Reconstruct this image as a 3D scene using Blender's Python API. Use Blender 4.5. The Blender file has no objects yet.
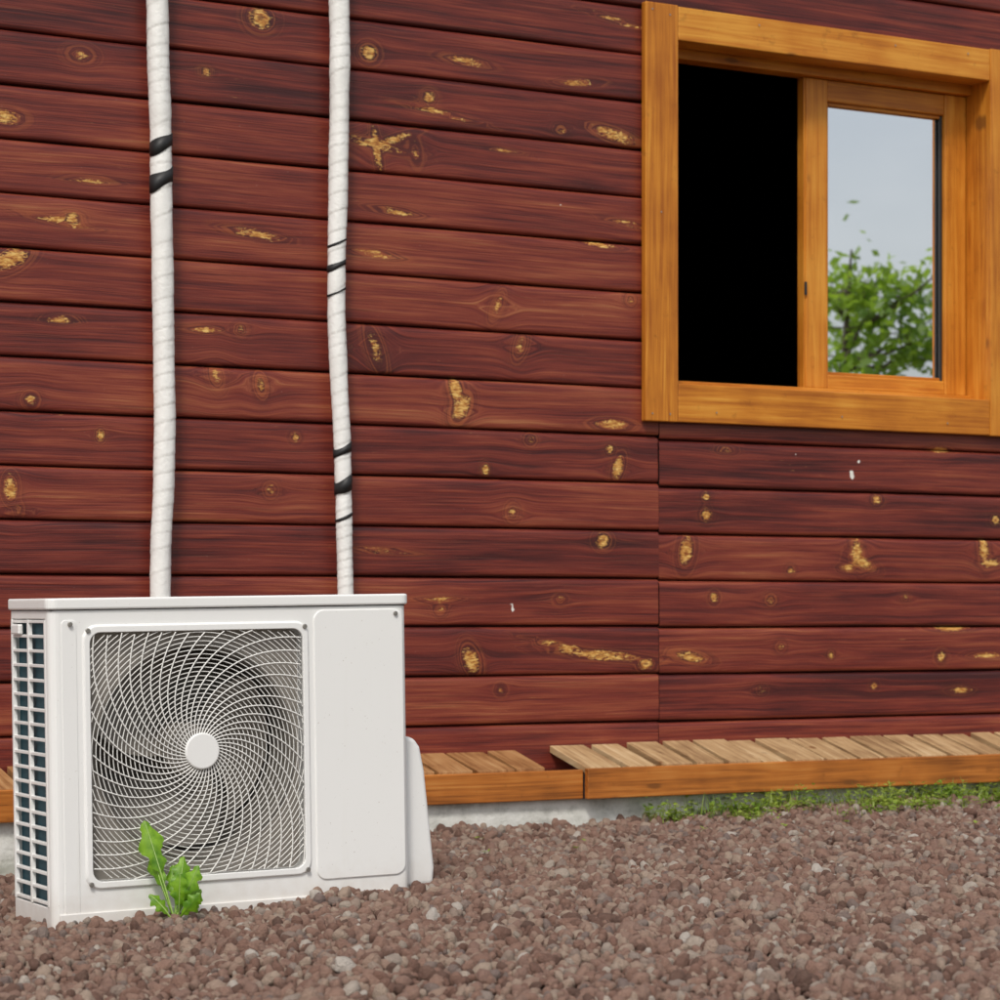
import bpy, bmesh, math, random
import numpy as np
from mathutils import Vector, Matrix, noise as mnoise
random.seed(7); rng=np.random.default_rng(7)
scene=bpy.context.scene
COL=scene.collection

# ------------------------------------------------------------------ helpers
def link(o,parent=None):
    COL.objects.link(o)
    if parent: o.parent=parent
    return o
def empty(name,loc=(0,0,0)):
    e=bpy.data.objects.new(name,None); e.location=loc; e.empty_display_size=.1
    return link(e)
def mesh_obj(name,verts,faces,mats,parent=None,smooth=False,midx=None):
    me=bpy.data.meshes.new(name)
    me.from_pydata([tuple(v) for v in verts],[],[tuple(f) for f in faces])
    for m in (mats if isinstance(mats,(list,tuple)) else [mats]): me.materials.append(m)
    if midx is not None: me.polygons.foreach_set('material_index',np.asarray(midx,dtype=np.int32))
    if smooth: me.polygons.foreach_set('use_smooth',[True]*len(me.polygons))
    me.update()
    return link(bpy.data.objects.new(name,me),parent)
def grid_obj(name,P,mats,parent=None,smooth=True,closed=False):
    """P: (n,m,3) array"""
    n,m,_=P.shape
    idx=np.arange(n*m).reshape(n,m)
    if closed: idx=np.concatenate([idx,idx[:,:1]],1)
    q=np.stack([idx[:-1,:-1],idx[:-1,1:],idx[1:,1:],idx[1:,:-1]],-1).reshape(-1,4)
    return np_mesh(name,P.reshape(-1,3),q,mats,parent,smooth)
def np_mesh(name,V,Q,mats,parent=None,smooth=True,midx=None):
    me=bpy.data.meshes.new(name)
    k=Q.shape[1]
    me.vertices.add(len(V)); me.vertices.foreach_set('co',np.asarray(V,dtype=np.float32).ravel())
    me.loops.add(Q.size); me.loops.foreach_set('vertex_index',Q.astype(np.int32).ravel())
    me.polygons.add(len(Q)); me.polygons.foreach_set('loop_start',np.arange(0,Q.size,k,dtype=np.int32))
    try: me.polygons.foreach_set('loop_total',np.full(len(Q),k,dtype=np.int32))
    except Exception: pass
    me.polygons.foreach_set('use_smooth',np.full(len(Q),smooth))
    for mt in (mats if isinstance(mats,(list,tuple)) else [mats]): me.materials.append(mt)
    if midx is not None: me.polygons.foreach_set('material_index',np.asarray(midx,dtype=np.int32))
    me.update(calc_edges=True); me.validate()
    return link(bpy.data.objects.new(name,me),parent)
def box(name,x0,x1,y0,y1,z0,z1,mat,parent=None,bev=0.0,seg=2):
    v=[(x,y,z) for x in (x0,x1) for y in (y0,y1) for z in (z0,z1)]
    f=[(0,1,3,2),(4,6,7,5),(0,4,5,1),(2,3,7,6),(0,2,6,4),(1,5,7,3)]
    o=mesh_obj(name,v,f,mat,parent)
    if bev>0:
        b=o.modifiers.new('b','BEVEL'); b.width=bev; b.segments=seg; b.limit_method='ANGLE'
    return o
def add_bev(o,w,seg=2):
    b=o.modifiers.new('b','BEVEL'); b.width=w; b.segments=seg; b.limit_method='ANGLE'; b.angle_limit=math.radians(35)
def rr(cx,cz,w,h,r,n=6):
    pts=[]
    for (sx,sz,a0) in ((1,1,0),(-1,1,90),(-1,-1,180),(1,-1,270)):
        for i in range(n+1):
            a=math.radians(a0+90*i/n)
            pts.append((cx+sx*(w/2-r)+r*math.cos(a), cz+sz*(h/2-r)+r*math.sin(a)))
    return pts
def rr_plate(name,cx,cz,w,h,r,y0,y1,mat,parent,bev=.002):
    p=rr(cx,cz,w,h,r); n=len(p)
    v=[(x,y0,z) for x,z in p]+[(x,y1,z) for x,z in p]
    f=[tuple(range(n)),tuple(range(2*n-1,n-1,-1))]+[(i,n+i,n+(i+1)%n,(i+1)%n) for i in range(n)]
    o=mesh_obj(name,v,f,mat,parent); fixn(o); add_bev(o,bev); return o
def fixn(o):
    bm=bmesh.new(); bm.from_mesh(o.data); bmesh.ops.recalc_face_normals(bm,faces=bm.faces); bm.to_mesh(o.data); bm.free()
def tube(name,path,radii,mat,parent=None,seg=24,closed=False):
    path=np.asarray(path,float); n=len(path)
    T=np.gradient(path,axis=0); T/=np.linalg.norm(T,axis=1)[:,None]
    ref=np.array([0,1,0.]) if abs(T[0][1])<.8 else np.array([1,0,0.])
    rings=[]
    for i in range(n):
        a=ref-T[i]*np.dot(ref,T[i]); a/=np.linalg.norm(a); ref=a
        b=np.cross(T[i],a)
        ph=np.linspace(0,2*math.pi,seg,endpoint=False)
        rad=radii[i] if np.ndim(radii[i])==0 else np.asarray(radii[i])
        rings.append(path[i]+ (np.cos(ph)*rad)[:,None]*a+(np.sin(ph)*rad)[:,None]*b)
    return np.array(rings)

# ------------------------------------------------------------------ node helper
class NT:
    def __init__(s,name):
        s.m=bpy.data.materials.new(name); s.m.use_nodes=True; s.t=s.m.node_tree; s.n=s.t.nodes; s.l=s.t.links
        s.b=s.n['Principled BSDF']; s.out=s.n['Material Output']
    def node(s,t,**k):
        n=s.n.new(t)
        for a,v in k.items(): setattr(n,a,v)
        return n
    def put(s,sock,v):
        if isinstance(v,bpy.types.NodeSocket): s.l.new(v,sock)
        else: sock.default_value=v
    def math(s,op,a,b=0,c=0,clamp=False):
        n=s.node('ShaderNodeMath',operation=op,use_clamp=clamp); s.put(n.inputs[0],a); s.put(n.inputs[1],b)
        if op in('MULTIPLY_ADD',): s.put(n.inputs[2],c)
        return n.outputs[0]
    def noise(s,vec,scale,detail=4,rough=.55,dist=0):
        n=s.node('ShaderNodeTexNoise'); 
        if vec is not None: s.put(n.inputs['Vector'],vec)
        n.inputs['Scale'].default_value=scale; n.inputs['Detail'].default_value=detail; n.inputs['Roughness'].default_value=rough; n.inputs['Distortion'].default_value=dist
        return n.outputs['Fac']
    def ramp(s,f,stops,interp='LINEAR'):
        n=s.node('ShaderNodeValToRGB'); s.put(n.inputs[0],f); cr=n.color_ramp; cr.interpolation=interp
        while len(cr.elements)<len(stops): cr.elements.new(.5)
        for e,(p,c) in zip(cr.elements,stops):
            e.position=p; e.color=(c[0],c[1],c[2],1) if np.ndim(c) else (c,c,c,1)
        return n.outputs[0]
    def mix(s,f,a,b,mode='MIX'):
        n=s.node('ShaderNodeMix',data_type='RGBA',blend_type=mode); s.put(n.inputs[0],f)
        for i,v in ((6,a),(7,b)):
            if isinstance(v,bpy.types.NodeSocket): s.l.new(v,n.inputs[i])
            else: n.inputs[i].default_value=(v[0],v[1],v[2],1)
        return n.outputs[2]
    def sm(s,v,a,b,o0=0,o1=1):
        n=s.node('ShaderNodeMapRange',interpolation_type='SMOOTHSTEP'); s.put(n.inputs[0],v)
        for i,x in zip((1,2,3,4),(a,b,o0,o1)): n.inputs[i].default_value=x
        return n.outputs[0]
    def sep(s,v):
        n=s.node('ShaderNodeSeparateXYZ'); s.put(n.inputs[0],v); return n.outputs
    def comb(s,x,y,z):
        n=s.node('ShaderNodeCombineXYZ')
        for i,v in enumerate((x,y,z)): s.put(n.inputs[i],v)
        return n.outputs[0]
    def obj(s): return s.node('ShaderNodeTexCoord').outputs['Object']
    def attr(s,name): return s.node('ShaderNodeAttribute',attribute_name=name).outputs['Fac']
    def bump(s,h,strength=.3,dist=.002,normal=None):
        n=s.node('ShaderNodeBump'); n.inputs['Strength'].default_value=strength; n.inputs['Distance'].default_value=dist
        s.put(n.inputs['Height'],h)
        if normal: s.l.new(normal,n.inputs['Normal'])
        return n.outputs[0]
    def fin(s,col=None,rough=None,normal=None,**k):
        if col is not None:
            if isinstance(col,bpy.types.NodeSocket): s.l.new(col,s.b.inputs['Base Color'])
            else: s.b.inputs['Base Color'].default_value=(col[0],col[1],col[2],1)
        if rough is not None: s.put(s.b.inputs['Roughness'],rough)
        if normal: s.l.new(normal,s.b.inputs['Normal'])
        for a,v in k.items(): s.b.inputs[a.replace('_',' ')].default_value=v
        return s.m

# ------------------------------------------------------------------ materials
def mat_wall():
    s=NT('stained_red_boards')
    x,y,z=s.sep(s.obj()); bid=s.attr('bid'); gw=s.attr('gw'); kd=s.attr('kd'); kr=s.attr('kr'); kw=s.attr('kw')
    zz=s.math('ADD',z,gw); bo=s.math('MULTIPLY',bid,37.0)
    v1=s.comb(s.math('MULTIPLY',x,1.6),bo,s.math('MULTIPLY',zz,60))
    v2=s.comb(s.math('MULTIPLY',x,5.0),bo,s.math('MULTIPLY',zz,260))
    v3=s.comb(s.math('MULTIPLY',x,1.3),bo,s.math('MULTIPLY',z,7))
    g1=s.noise(v1,1,4,.6,.5); g2=s.noise(v2,1,3,.65); g3=s.noise(v3,1.6,4,.55)
    g4=s.noise(s.comb(s.math('MULTIPLY',x,3.0),bo,s.math('MULTIPLY',zz,420)),1,2,.6)
    f=s.math('MULTIPLY_ADD',g2,.42,s.math('MULTIPLY',g1,.68))
    f=s.math('ADD',f,s.math('MULTIPLY_ADD',g3,.46,-.26))
    f=s.math('ADD',f,s.math('MULTIPLY_ADD',bid,.14,-.07))
    col=s.ramp(f,[(.33,(.048,.008,.008)),(.45,(.112,.017,.013)),(.56,(.182,.029,.018)),(.68,(.262,.058,.028)),(.80,(.36,.125,.052))])
    # crisp late-wood lines, pale and dark
    col=s.mix(s.sm(g4,.58,.72,0,.30),col,(.36,.110,.055))
    col=s.mix(s.sm(g4,.44,.30,0,.55),col,(.042,.008,.008))
    ring=s.noise(s.comb(s.math('MULTIPLY',kd,3.2),bo,s.math('MULTIPLY',x,4)),1.4,2,.5)
    near=s.sm(kd,1.2,3.4,1,0)
    col=s.mix(s.math('MULTIPLY',s.math('MULTIPLY',near,s.sm(ring,.45,.60)),.6),col,(.050,.010,.008))
    col=s.mix(s.math('MULTIPLY',s.math('MULTIPLY',near,s.sm(ring,.50,.40)),.34),col,(.42,.13,.035))
    # worn / resin yellow
    nn=s.noise(s.comb(s.math('MULTIPLY',x,45),bo,s.math('MULTIPLY',z,110)),1,5,.66,1.4)
    kk=s.math('ADD',kd,s.math('MULTIPLY_ADD',nn,3.4,-1.72))
    m=s.sm(kk,.75,1.25,1,0)
    yn=s.noise(s.comb(s.math('MULTIPLY',x,50),bo,s.math('MULTIPLY',z,160)),1,4,.6)
    ycol=s.ramp(yn,[(.34,(.26,.07,.014)),(.48,(.56,.26,.055)),(.62,(.80,.52,.16))])
    col=s.mix(s.math('MULTIPLY',m,.93),col,ycol)
    core=s.sm(kr,.25,.6,1,0)
    col=s.mix(s.math('MULTIPLY',core,.8),col,(.17,.06,.02))
    rim=s.math('MULTIPLY',s.sm(kr,.98,1.12),s.sm(kr,1.12,1.4,1,0))
    col=s.mix(s.math('MULTIPLY',rim,.6),col,(.04,.010,.008))
    # scuffs along the grain
    sc=s.noise(s.comb(s.math('MULTIPLY',x,7),bo,s.math('MULTIPLY',zz,90)),1.7,5,.68)
    col=s.mix(s.sm(sc,.67,.77,0,.65),col,(.46,.20,.075))
    col=s.mix(s.sm(kw,.8,1.1,1,0),col,(.78,.75,.70))
    spot=s.noise(s.obj(),160,2,.6)
    col=s.mix(s.sm(spot,.76,.82,0,.5),col,(.5,.42,.36))
    h=s.math('MULTIPLY_ADD',g2,.8,g1)
    n=s.bump(h,.5,.0022)
    rg=s.math('MULTIPLY_ADD',g3,.25,.27)
    return s.fin(col,rg,n,Specular_IOR_Level=.42)
def mat_pine(name,c0,c1,c2,axis='x',rough=.42,sc=1):
    s=NT(name); o=s.obj(); x,y,z=s.sep(o); rnd=s.node('ShaderNodeObjectInfo').outputs['Random']
    r=s.math('MULTIPLY',rnd,50)
    lo,hi=1.6*sc,42*sc
    a=lambda q,k: s.math('MULTIPLY',q,k)
    if axis=='x': v=s.comb(s.math('ADD',a(x,lo),r),a(y,hi),a(z,hi)); v2=s.comb(s.math('ADD',a(x,6),r),a(y,190),a(z,190))
    elif axis=='z': v=s.comb(a(x,hi),a(y,hi),s.math('ADD',a(z,lo),r)); v2=s.comb(a(x,190),a(y,190),s.math('ADD',a(z,6),r))
    else: v=s.comb(s.math('ADD',a(x,hi),r),a(y,lo),a(z,hi*.3)); v2=s.comb(s.math('ADD',a(x,190),r),a(y,6),a(z,40))
    g=s.noise(v,1,5,.6,1.2); g2=s.noise(v2,1,3,.6); big=s.noise(s.comb(s.math('ADD',x,r),y,z),5,3,.5)
    f=s.math('ADD',s.math('MULTIPLY',g,.6),s.math('MULTIPLY_ADD',big,.40,-.12)); f=s.math('MULTIPLY_ADD',g2,.25,f); f=s.math('ADD',f,s.math('MULTIPLY_ADD',rnd,.10,-.05))
    col=s.ramp(f,[(.36,c0),(.52,c1),(.68,c2)])
    vo=s.node('ShaderNodeTexVoronoi'); vv={'x':s.comb(s.math('ADD',a(x,3.2),r),a(y,2),a(z,9)),'z':s.comb(a(x,9),a(y,2),s.math('ADD',a(z,3.2),r)),'y':s.comb(s.math('ADD',a(x,7),r),a(y,6),a(z,1))}[axis]
    s.put(vo.inputs['Vector'],vv); vo.inputs['Scale'].default_value=1.0
    kn=s.sm(s.math('ADD',vo.outputs['Distance'],s.math('MULTIPLY_ADD',g,.1,-.05)),.045,.10,1,0)
    col=s.mix(s.math('MULTIPLY',kn,.75),col,(.16,.055,.012))
    dirt=s.noise(o,22,5,.7)
    col=s.mix(s.sm(dirt,.58,.76,0,.45),col,(c0[0]*.5,c0[1]*.5,c0[2]*.5))
    crack=s.sm(g2,.30,.24,0,.5)
    col=s.mix(crack,col,(c0[0]*.4,c0[1]*.35,c0[2]*.3))
    return s.fin(col,rough,s.bump(s.math('MULTIPLY_ADD',g2,.5,g),.35,.0015),Specular_IOR_Level=.35)
def plain(name,c,rough=.4,var=.06,bs=.1,scale=30,metal=0):
    s=NT(name); o=s.obj(); n1=s.noise(o,scale*.15,3); n2=s.noise(o,scale,4)
    f=s.math('ADD',s.math('MULTIPLY',n1,.6),s.math('MULTIPLY',n2,.4))
    col=s.mix(f,[q*(1-var) for q in c],[min(1,q*(1+var)) for q in c])
    return s.fin(col,rough,s.bump(n2,bs,.001),Metallic=metal)
def mat_acwhite():
    s=NT('painted_white_metal'); o=s.obj(); x,y,z=s.sep(o)
    n1=s.noise(o,3,3); n2=s.noise(o,40,4)
    streak=s.noise(s.comb(s.math('MULTIPLY',x,30),s.math('MULTIPLY',y,30),s.math('MULTIPLY',z,2.2)),1,4,.6)
    col=s.mix(n1,(.83,.83,.815),(.87,.872,.86))
    col=s.mix(s.sm(streak,.58,.8,0,.13),col,(.62,.58,.50))
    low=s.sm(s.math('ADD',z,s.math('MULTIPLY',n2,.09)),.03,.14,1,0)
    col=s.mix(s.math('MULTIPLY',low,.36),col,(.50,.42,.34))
    sp=s.noise(o,210,2,.5)
    col=s.mix(s.math('MULTIPLY',s.sm(sp,.72,.78),.5),col,(.35,.28,.22))
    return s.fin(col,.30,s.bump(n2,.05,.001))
M_wall=mat_wall()
pc=((.36,.105,.010),(.56,.200,.020),(.70,.315,.045))
M_pineX=mat_pine('varnished_pine_h',*pc,axis='x'); M_pineZ=mat_pine('varnished_pine_v',*pc,axis='z')
M_fascia=mat_pine('fascia_pine',(.22,.068,.012),(.46,.150,.025),(.58,.25,.06),axis='x',rough=.5)
M_deck=mat_pine('weathered_ledge_boards',(.22,.12,.055),(.44,.28,.14),(.60,.44,.26),axis='y',rough=.65)
M_deckL=mat_pine('ledge_boards',(.20,.08,.025),(.38,.19,.075),(.50,.31,.15),axis='y',rough=.6)
M_ac=mat_acwhite()
M_wire=plain('white_wire',(.84,.83,.80),.4,.05,.02)
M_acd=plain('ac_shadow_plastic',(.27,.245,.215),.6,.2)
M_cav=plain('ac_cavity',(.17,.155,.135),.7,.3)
M_fan=plain('fan_plastic',(.20,.18,.155),.5,.2)
M_seal=plain('black_rubber',(.02,.02,.022),.5)
M_screw=plain('screw_metal',(.35,.33,.3),.4,.1,metal=.8)
M_black=plain('black_tape',(.015,.015,.016),.55)
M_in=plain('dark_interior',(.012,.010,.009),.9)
M_roof=plain('roof_metal',(.10,.05,.04),.5)
def mat_coil():
    s=NT('coil_fins'); x,y,z=s.sep(s.obj()); w=s.node('ShaderNodeTexWave',wave_type='BANDS',bands_direction='Y'); s.put(w.inputs['Vector'],s.obj()); w.inputs['Scale'].default_value=90
    n=s.noise(s.obj(),14,3); c=s.mix(n,(.012,.060,.085),(.05,.15,.19)); c=s.mix(s.math('MULTIPLY',w.outputs['Fac'],.5),c,(.01,.025,.035))
    return s.fin(c,.55,Specular_IOR_Level=.25)
M_coil=mat_coil()
def mat_pipe():
    s=NT('white_pipe_wrap'); o=s.obj(); n=s.noise(o,70,5,.6); n2=s.noise(o,9,3)
    c=s.mix(n2,(.80,.79,.76),(.88,.875,.855)); c=s.mix(s.sm(n,.60,.80,0,.3),c,(.48,.44,.37))
    c=s.mix(s.math('MULTIPLY',s.attr('fold'),.36),c,(.40,.37,.32))
    return s.fin(c,.45,s.bump(s.noise(o,50,4,.6,.5),.7,.003))
M_pipe=mat_pipe()
def mat_conc():
    s=NT('concrete_plinth'); o=s.obj(); x,y,z=s.sep(o); n=s.noise(o,18,6,.65); n2=s.noise(s.comb(s.math('MULTIPLY',x,2),y,s.math('MULTIPLY',z,25)),1.6,4)
    c=s.ramp(s.math('ADD',s.math('MULTIPLY',n,.6),s.math('MULTIPLY',n2,.4)),[(.35,(.40,.40,.36)),(.5,(.68,.68,.63)),(.65,(.82,.82,.78))])
    c=s.mix(s.sm(s.math('ADD',z,s.math('MULTIPLY',n,.08)),.01,.05,.6,0),c,(.30,.31,.24)) 
    return s.fin(c,.85,s.bump(n,.8,.008))
M_conc=mat_conc()
def mat_glass():
    s=NT('window_glass'); s.n.remove(s.b)
    g=s.node('ShaderNodeBsdfGlossy'); g.inputs['Roughness'].default_value=.012; g.inputs['Color'].default_value=(.97,.99,1,1)
    t=s.node('ShaderNodeBsdfTransparent'); t.inputs['Color'].default_value=(.75,.8,.78,1)
    mx=s.node('ShaderNodeMixShader'); mx.inputs[0].default_value=.95
    s.l.new(t.outputs[0],mx.inputs[1]); s.l.new(g.outputs[0],mx.inputs[2]); s.l.new(mx.outputs[0],s.out.inputs[0])
    b=s.bump(s.noise(s.obj(),1.6,2),.03,.01); s.l.new(b,g.inputs['Normal'])
    return s.m
M_glass=mat_glass()
def mat_stone():
    s=NT('gravel_stone'); r=s.node('ShaderNodeObjectInfo').outputs['Random']
    c=s.ramp(r,[(0,(.12,.062,.048)),(.16,(.30,.155,.115)),(.34,(.44,.265,.200)),(.52,(.36,.215,.170)),(.68,(.52,.36,.275)),(.82,(.60,.47,.37)),(.91,(.24,.185,.175)),(.97,(.68,.58,.48)),(1,(.82,.76,.69))])
    n=s.noise(s.obj(),1.7,5,.65)
    c=s.mix(s.math('MULTIPLY_ADD',n,.9,-.15,clamp=True),s.mix(.45,c,(.09,.045,.032)),s.mix(.25,c,(.60,.47,.37)))
    return s.fin(c,.85,s.bump(s.noise(s.obj(),5,3,.7),.6,.15),Specular_IOR_Level=.3)
M_stone=mat_stone()
def mat_ground():
    s=NT('gravel_and_grass_ground'); o=s.obj(); x,y,z=s.sep(o)
    v=s.node('ShaderNodeTexVoronoi'); s.put(v.inputs['Vector'],o); v.inputs['Scale'].default_value=60
    cs=s.sep(v.outputs['Color'])[0]
    gc=s.ramp(cs,[(0,(.12,.065,.05)),(.5,(.28,.17,.13)),(1,(.42,.30,.23))])
    gc=s.mix(s.sm(v.outputs['Distance'],.25,.6),gc,(.06,.035,.027))
    n=s.noise(o,1.2,6,.7); gr=s.mix(n,(.035,.07,.012),(.10,.15,.035))
    far=s.sm(s.math('ADD',s.math('MULTIPLY',y,-1),s.math('MULTIPLY',n,1.2)),6.8,7.4)
    return s.fin(s.mix(far,gc,gr),.9,s.bump(v.outputs['Distance'],.8,-.01))
M_ground=mat_ground()
def mat_leaf(name,c0,c1,tr=.4,sc=3):
    s=NT(name); n=s.noise(s.obj(),sc,3); c=s.mix(s.sm(n,.3,.7),c0,c1); s.fin(c,.45)
    t=s.node('ShaderNodeBsdfTranslucent'); s.l.new(s.mix(.5,c,(c1[0]*1.6,c1[1]*1.6,c1[2])),t.inputs['Color'])
    mx=s.node('ShaderNodeMixShader'); mx.inputs[0].default_value=tr
    s.l.new(s.b.outputs[0],mx.inputs[1]); s.l.new(t.outputs[0],mx.inputs[2]); s.l.new(mx.outputs[0],s.out.inputs[0]); return s.m
M_dand=mat_leaf('dandelion_leaf',(.08,.22,.008),(.24,.45,.022),.35,45)
M_rib=plain('leaf_rib',(.34,.48,.14),.5)
M_grass=mat_leaf('grass_blade',(.12,.24,.02),(.36,.46,.09),.35,9)
M_tree=mat_leaf('tree_leaf',(.09,.20,.02),(.30,.44,.05),.5,2.5)
M_bark=plain('bark',(.09,.065,.045),.9,.4,.6,12)

# ------------------------------------------------------------------ wall boards
house=empty('wooden_house')
KN=[] # X,Z,a,b,angle,type
def K(x,y,a,b,ang=0,t='r'):
    r=(870.6+x)/(2774.1-.5482*x); g=1 if t=='w' else (1.12 if t=='r' else 1.5)
    KN.append((6.11*r,.6+(612-y)*6.11/(2432.3-.4807*x),a*g,b*g,ang,t))
for k in [(260,18,.022,.019,0,'r'),(368,53,.017,.015,0,'r'),(205,72,.012,.008,0,'r'),(428,98,.013,.011,0,'r'),(466,62,.03,.006,-5,'s'),(440,114,.05,.004,-8,'s'),(620,22,.05,.004,-10,'s'),(578,83,.03,.005,5,'s'),(612,135,.035,.009,-12,'s'),(615,138,.01,.008,0,'r'),
 (375,145,.045,.006,-8,'s'),(376,148,.006,.032,10,'s'),(395,139,.03,.005,20,'s'),(72,219,.017,.010,0,'r'),(60,222,.04,.004,-8,'s'),(255,234,.035,.006,-6,'s'),(10,259,.025,.012,30,'s'),(395,212,.03,.005,-5,'s'),(375,254,.032,.005,-5,'s'),(4,117,.02,.009,0,'s'),
 (497,305,.010,.024,-25,'g'),(375,350,.013,.040,20,'g'),(520,345,.012,.024,-20,'g'),(415,152,.01,.02,10,'g'),(215,375,.012,.02,15,'g'),(80,55,.02,.012,0,'g'),
 (295,437,.009,.008,0,'r'),(455,389,.010,.022,15,'s'),(460,408,.012,.020,-30,'s'),(612,425,.028,.007,0,'s'),(610,450,.010,.009,0,'r'),(618,468,.008,.017,-20,'s'),(512,513,.012,.014,0,'g'),(602,541,.017,.014,0,'r'),(384,551,.04,.004,-3,'s'),(10,488,.009,.016,0,'s'),(100,435,.008,.010,0,'r'),(18,510,.008,.012,0,'g'),
 (706,497,.010,.009,0,'r'),(706,515,.013,.012,0,'r'),(857,551,.010,.024,12,'s'),(862,563,.022,.008,-20,'s'),(848,568,.014,.006,0,'s'),(686,551,.012,.022,-12,'s'),(983,549,.010,.024,8,'s'),(990,563,.02,.007,0,'s'),(876,500,.013,.010,0,'r'),(790,570,.010,.008,0,'r'),(713,598,.010,.010,0,'r'),(470,660,.012,.020,20,'s'),(645,664,.018,.012,0,'r'),(600,655,.07,.007,-5,'s'),(560,645,.05,.004,-12,'s'),(690,657,.028,.008,-10,'s'),(940,657,.012,.011,0,'r'),(780,647,.011,.01,0,'g'),(873,686,.009,.008,0,'r'),(950,628,.035,.005,0,'s'),(985,655,.03,.005,0,'s'),(440,600,.03,.004,0,'s'),(500,690,.010,.009,0,'g'),(560,600,.011,.008,0,'g'),(725,450,.02,.008,0,'g'),(940,450,.02,.005,0,'s'),(600,245,.03,.004,-5,'s'),(630,300,.011,.010,0,'g'),(770,600,.012,.01,0,'g'),(905,598,.01,.009,0,'g'),(995,520,.012,.01,0,'r'),(760,690,.012,.009,0,'g'),(960,690,.02,.005,0,'s'),(485,470,.009,.012,0,'r'),(60,320,.02,.005,0,'s'),(240,330,.012,.01,0,'g'),(270,490,.012,.012,0,'g'),(630,225,.04,.004,-8,'s'),(560,130,.015,.01,0,'g'),(830,655,.008,.008,0,'r'),(205,330,.02,.004,0,'s'),(90,180,.03,.004,0,'s'),(500,150,.03,.003,-6,'s'),(260,385,.011,.02,12,'g'),(30,400,.013,.012,0,'g'),(530,440,.012,.01,0,'g'),(440,610,.012,.01,0,'g'),
 (512,608,.006,.016,20,'w'),(430,191,.007,.005,0,'w'),(851,475,.009,.016,15,'w'),(858,462,.006,.006,0,'w'),(795,455,.004,.004,0,'w'),(560,205,.004,.004,0,'w'),(285,120,.004,.004,0,'w')]: K(*k)
for i in range(260):
    X=random.uniform(-3,9); Z=random.uniform(.2,3.4)
    if 1.85<X<5.2 and .2<Z<2.7: continue
    t=random.choice('rssgg'); a,b=(random.uniform(.008,.016),)*2 if t!='s' else (random.uniform(.02,.05),random.uniform(.004,.008))
    KN.append((X,Z,a,b,random.uniform(-15,15),t))
PR=np.array([(0,.014),(.0012,.004),(.003,-.0015),(.006,-.0035),(.012,-.0042),(.028,-.0040),(.044,-.0038),(.060,-.0036),(.076,-.0034),(.092,-.0032),(.108,-.003),(.122,-.0026),(.128,-.0012),(.1315,.002),(.1335,.006),(.135,.014)])
Vs=[];Qs=[];A={k:[] for k in('bid','gw','kd','kr','kw')}; off=0
def board(x0,x1,zb,hs,n):
    global off
    nx=max(2,int((x1-x0)/.008)); xs=np.linspace(x0,x1,nx); m=len(PR)
    X=np.repeat(xs[:,None],m,1); Z=zb+PR[None,:,0]*hs+np.zeros((nx,1)); Y=PR[None,:,1]+np.zeros((nx,1))
    bid=rng.random()
    ph=rng.random(6)*6.28
    Y=Y+.0012*np.sin(X*1.7+ph[0])+.0007*np.sin(X*5.1+ph[1])+rng.normal(0,.0010)
    Zw=Z+.0007*np.sin(X*2.3+ph[2])+.0004*np.sin(X*9+ph[3])
    gw=.004*np.sin(X*2.1+ph[4])+.002*np.sin(X*6.3+ph[5]); kd=np.full(X.shape,9.); kr=kd.copy(); kw=kd.copy()
    for (kx,kz,a,b,ang,t) in KN:
        if kz<zb-.03 or kz>zb+.165 or kx<x0-.3 or kx>x1+.3: continue
        c,s_=math.cos(math.radians(ang)),math.sin(math.radians(ang))
        dx=X-kx; dz=Z-kz; u=(dx*c+dz*s_)/a; v=(-dx*s_+dz*c)/b; d=np.sqrt(u*u+v*v)
        if t=='w': kw=np.minimum(kw,d); continue
        inb = zb<=kz<=zb+.137
        if inb:
            if t=='r': kr=np.minimum(kr,d)
            kd=np.minimum(kd,d if t!='g' else d+.70)
        bb=max(b,.010); aa=max(a,.03)
        gw=gw - np.sign(dz)*bb*1.2*np.exp(-(dx/(aa*1.7))**2)*np.exp(-np.abs(dz)/(bb*2.2))*(1-np.exp(-(dz/.003)**2))
    nrm=np.stack([X,Y,Zw],-1).reshape(-1,3)
    idx=np.arange(nx*m).reshape(nx,m)+off
    q=np.stack([idx[:-1,:-1],idx[1:,:-1],idx[1:,1:],idx[:-1,1:]],-1).reshape(-1,4)
    Vs.append(nrm);Qs.append(q); off+=nx*m
    for k,v in(('gw',gw),('kd',kd),('kr',kr),('kw',kw)): A[k].append(v.ravel())
    A['bid'].append(np.full(nx*m,bid))
for n in range(-4,20):
    zl=.698+.1369*n; zr=.692+.1357*n
    if n<=3:
        board(-3,3.8692,zl,1,n); board(3.8712,9,zr,.99,n)
    elif n<=11:
        board(-3,3.862,zl,1,n); board(5.13,9,zr if n<9 else zl,.99,n)
    else:
        board(-3,3.2+ (n%3)*1.1,zl,1,n); board(3.202+(n%3)*1.1,9,zl,1,n)
wall=np_mesh('wall_boards',np.concatenate(Vs),np.concatenate(Qs),M_wall,house)
for k in A:
    at=wall.data.attributes.new(k,'FLOAT','POINT'); at.data.foreach_set('value',np.concatenate(A[k]).astype(np.float32))
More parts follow.
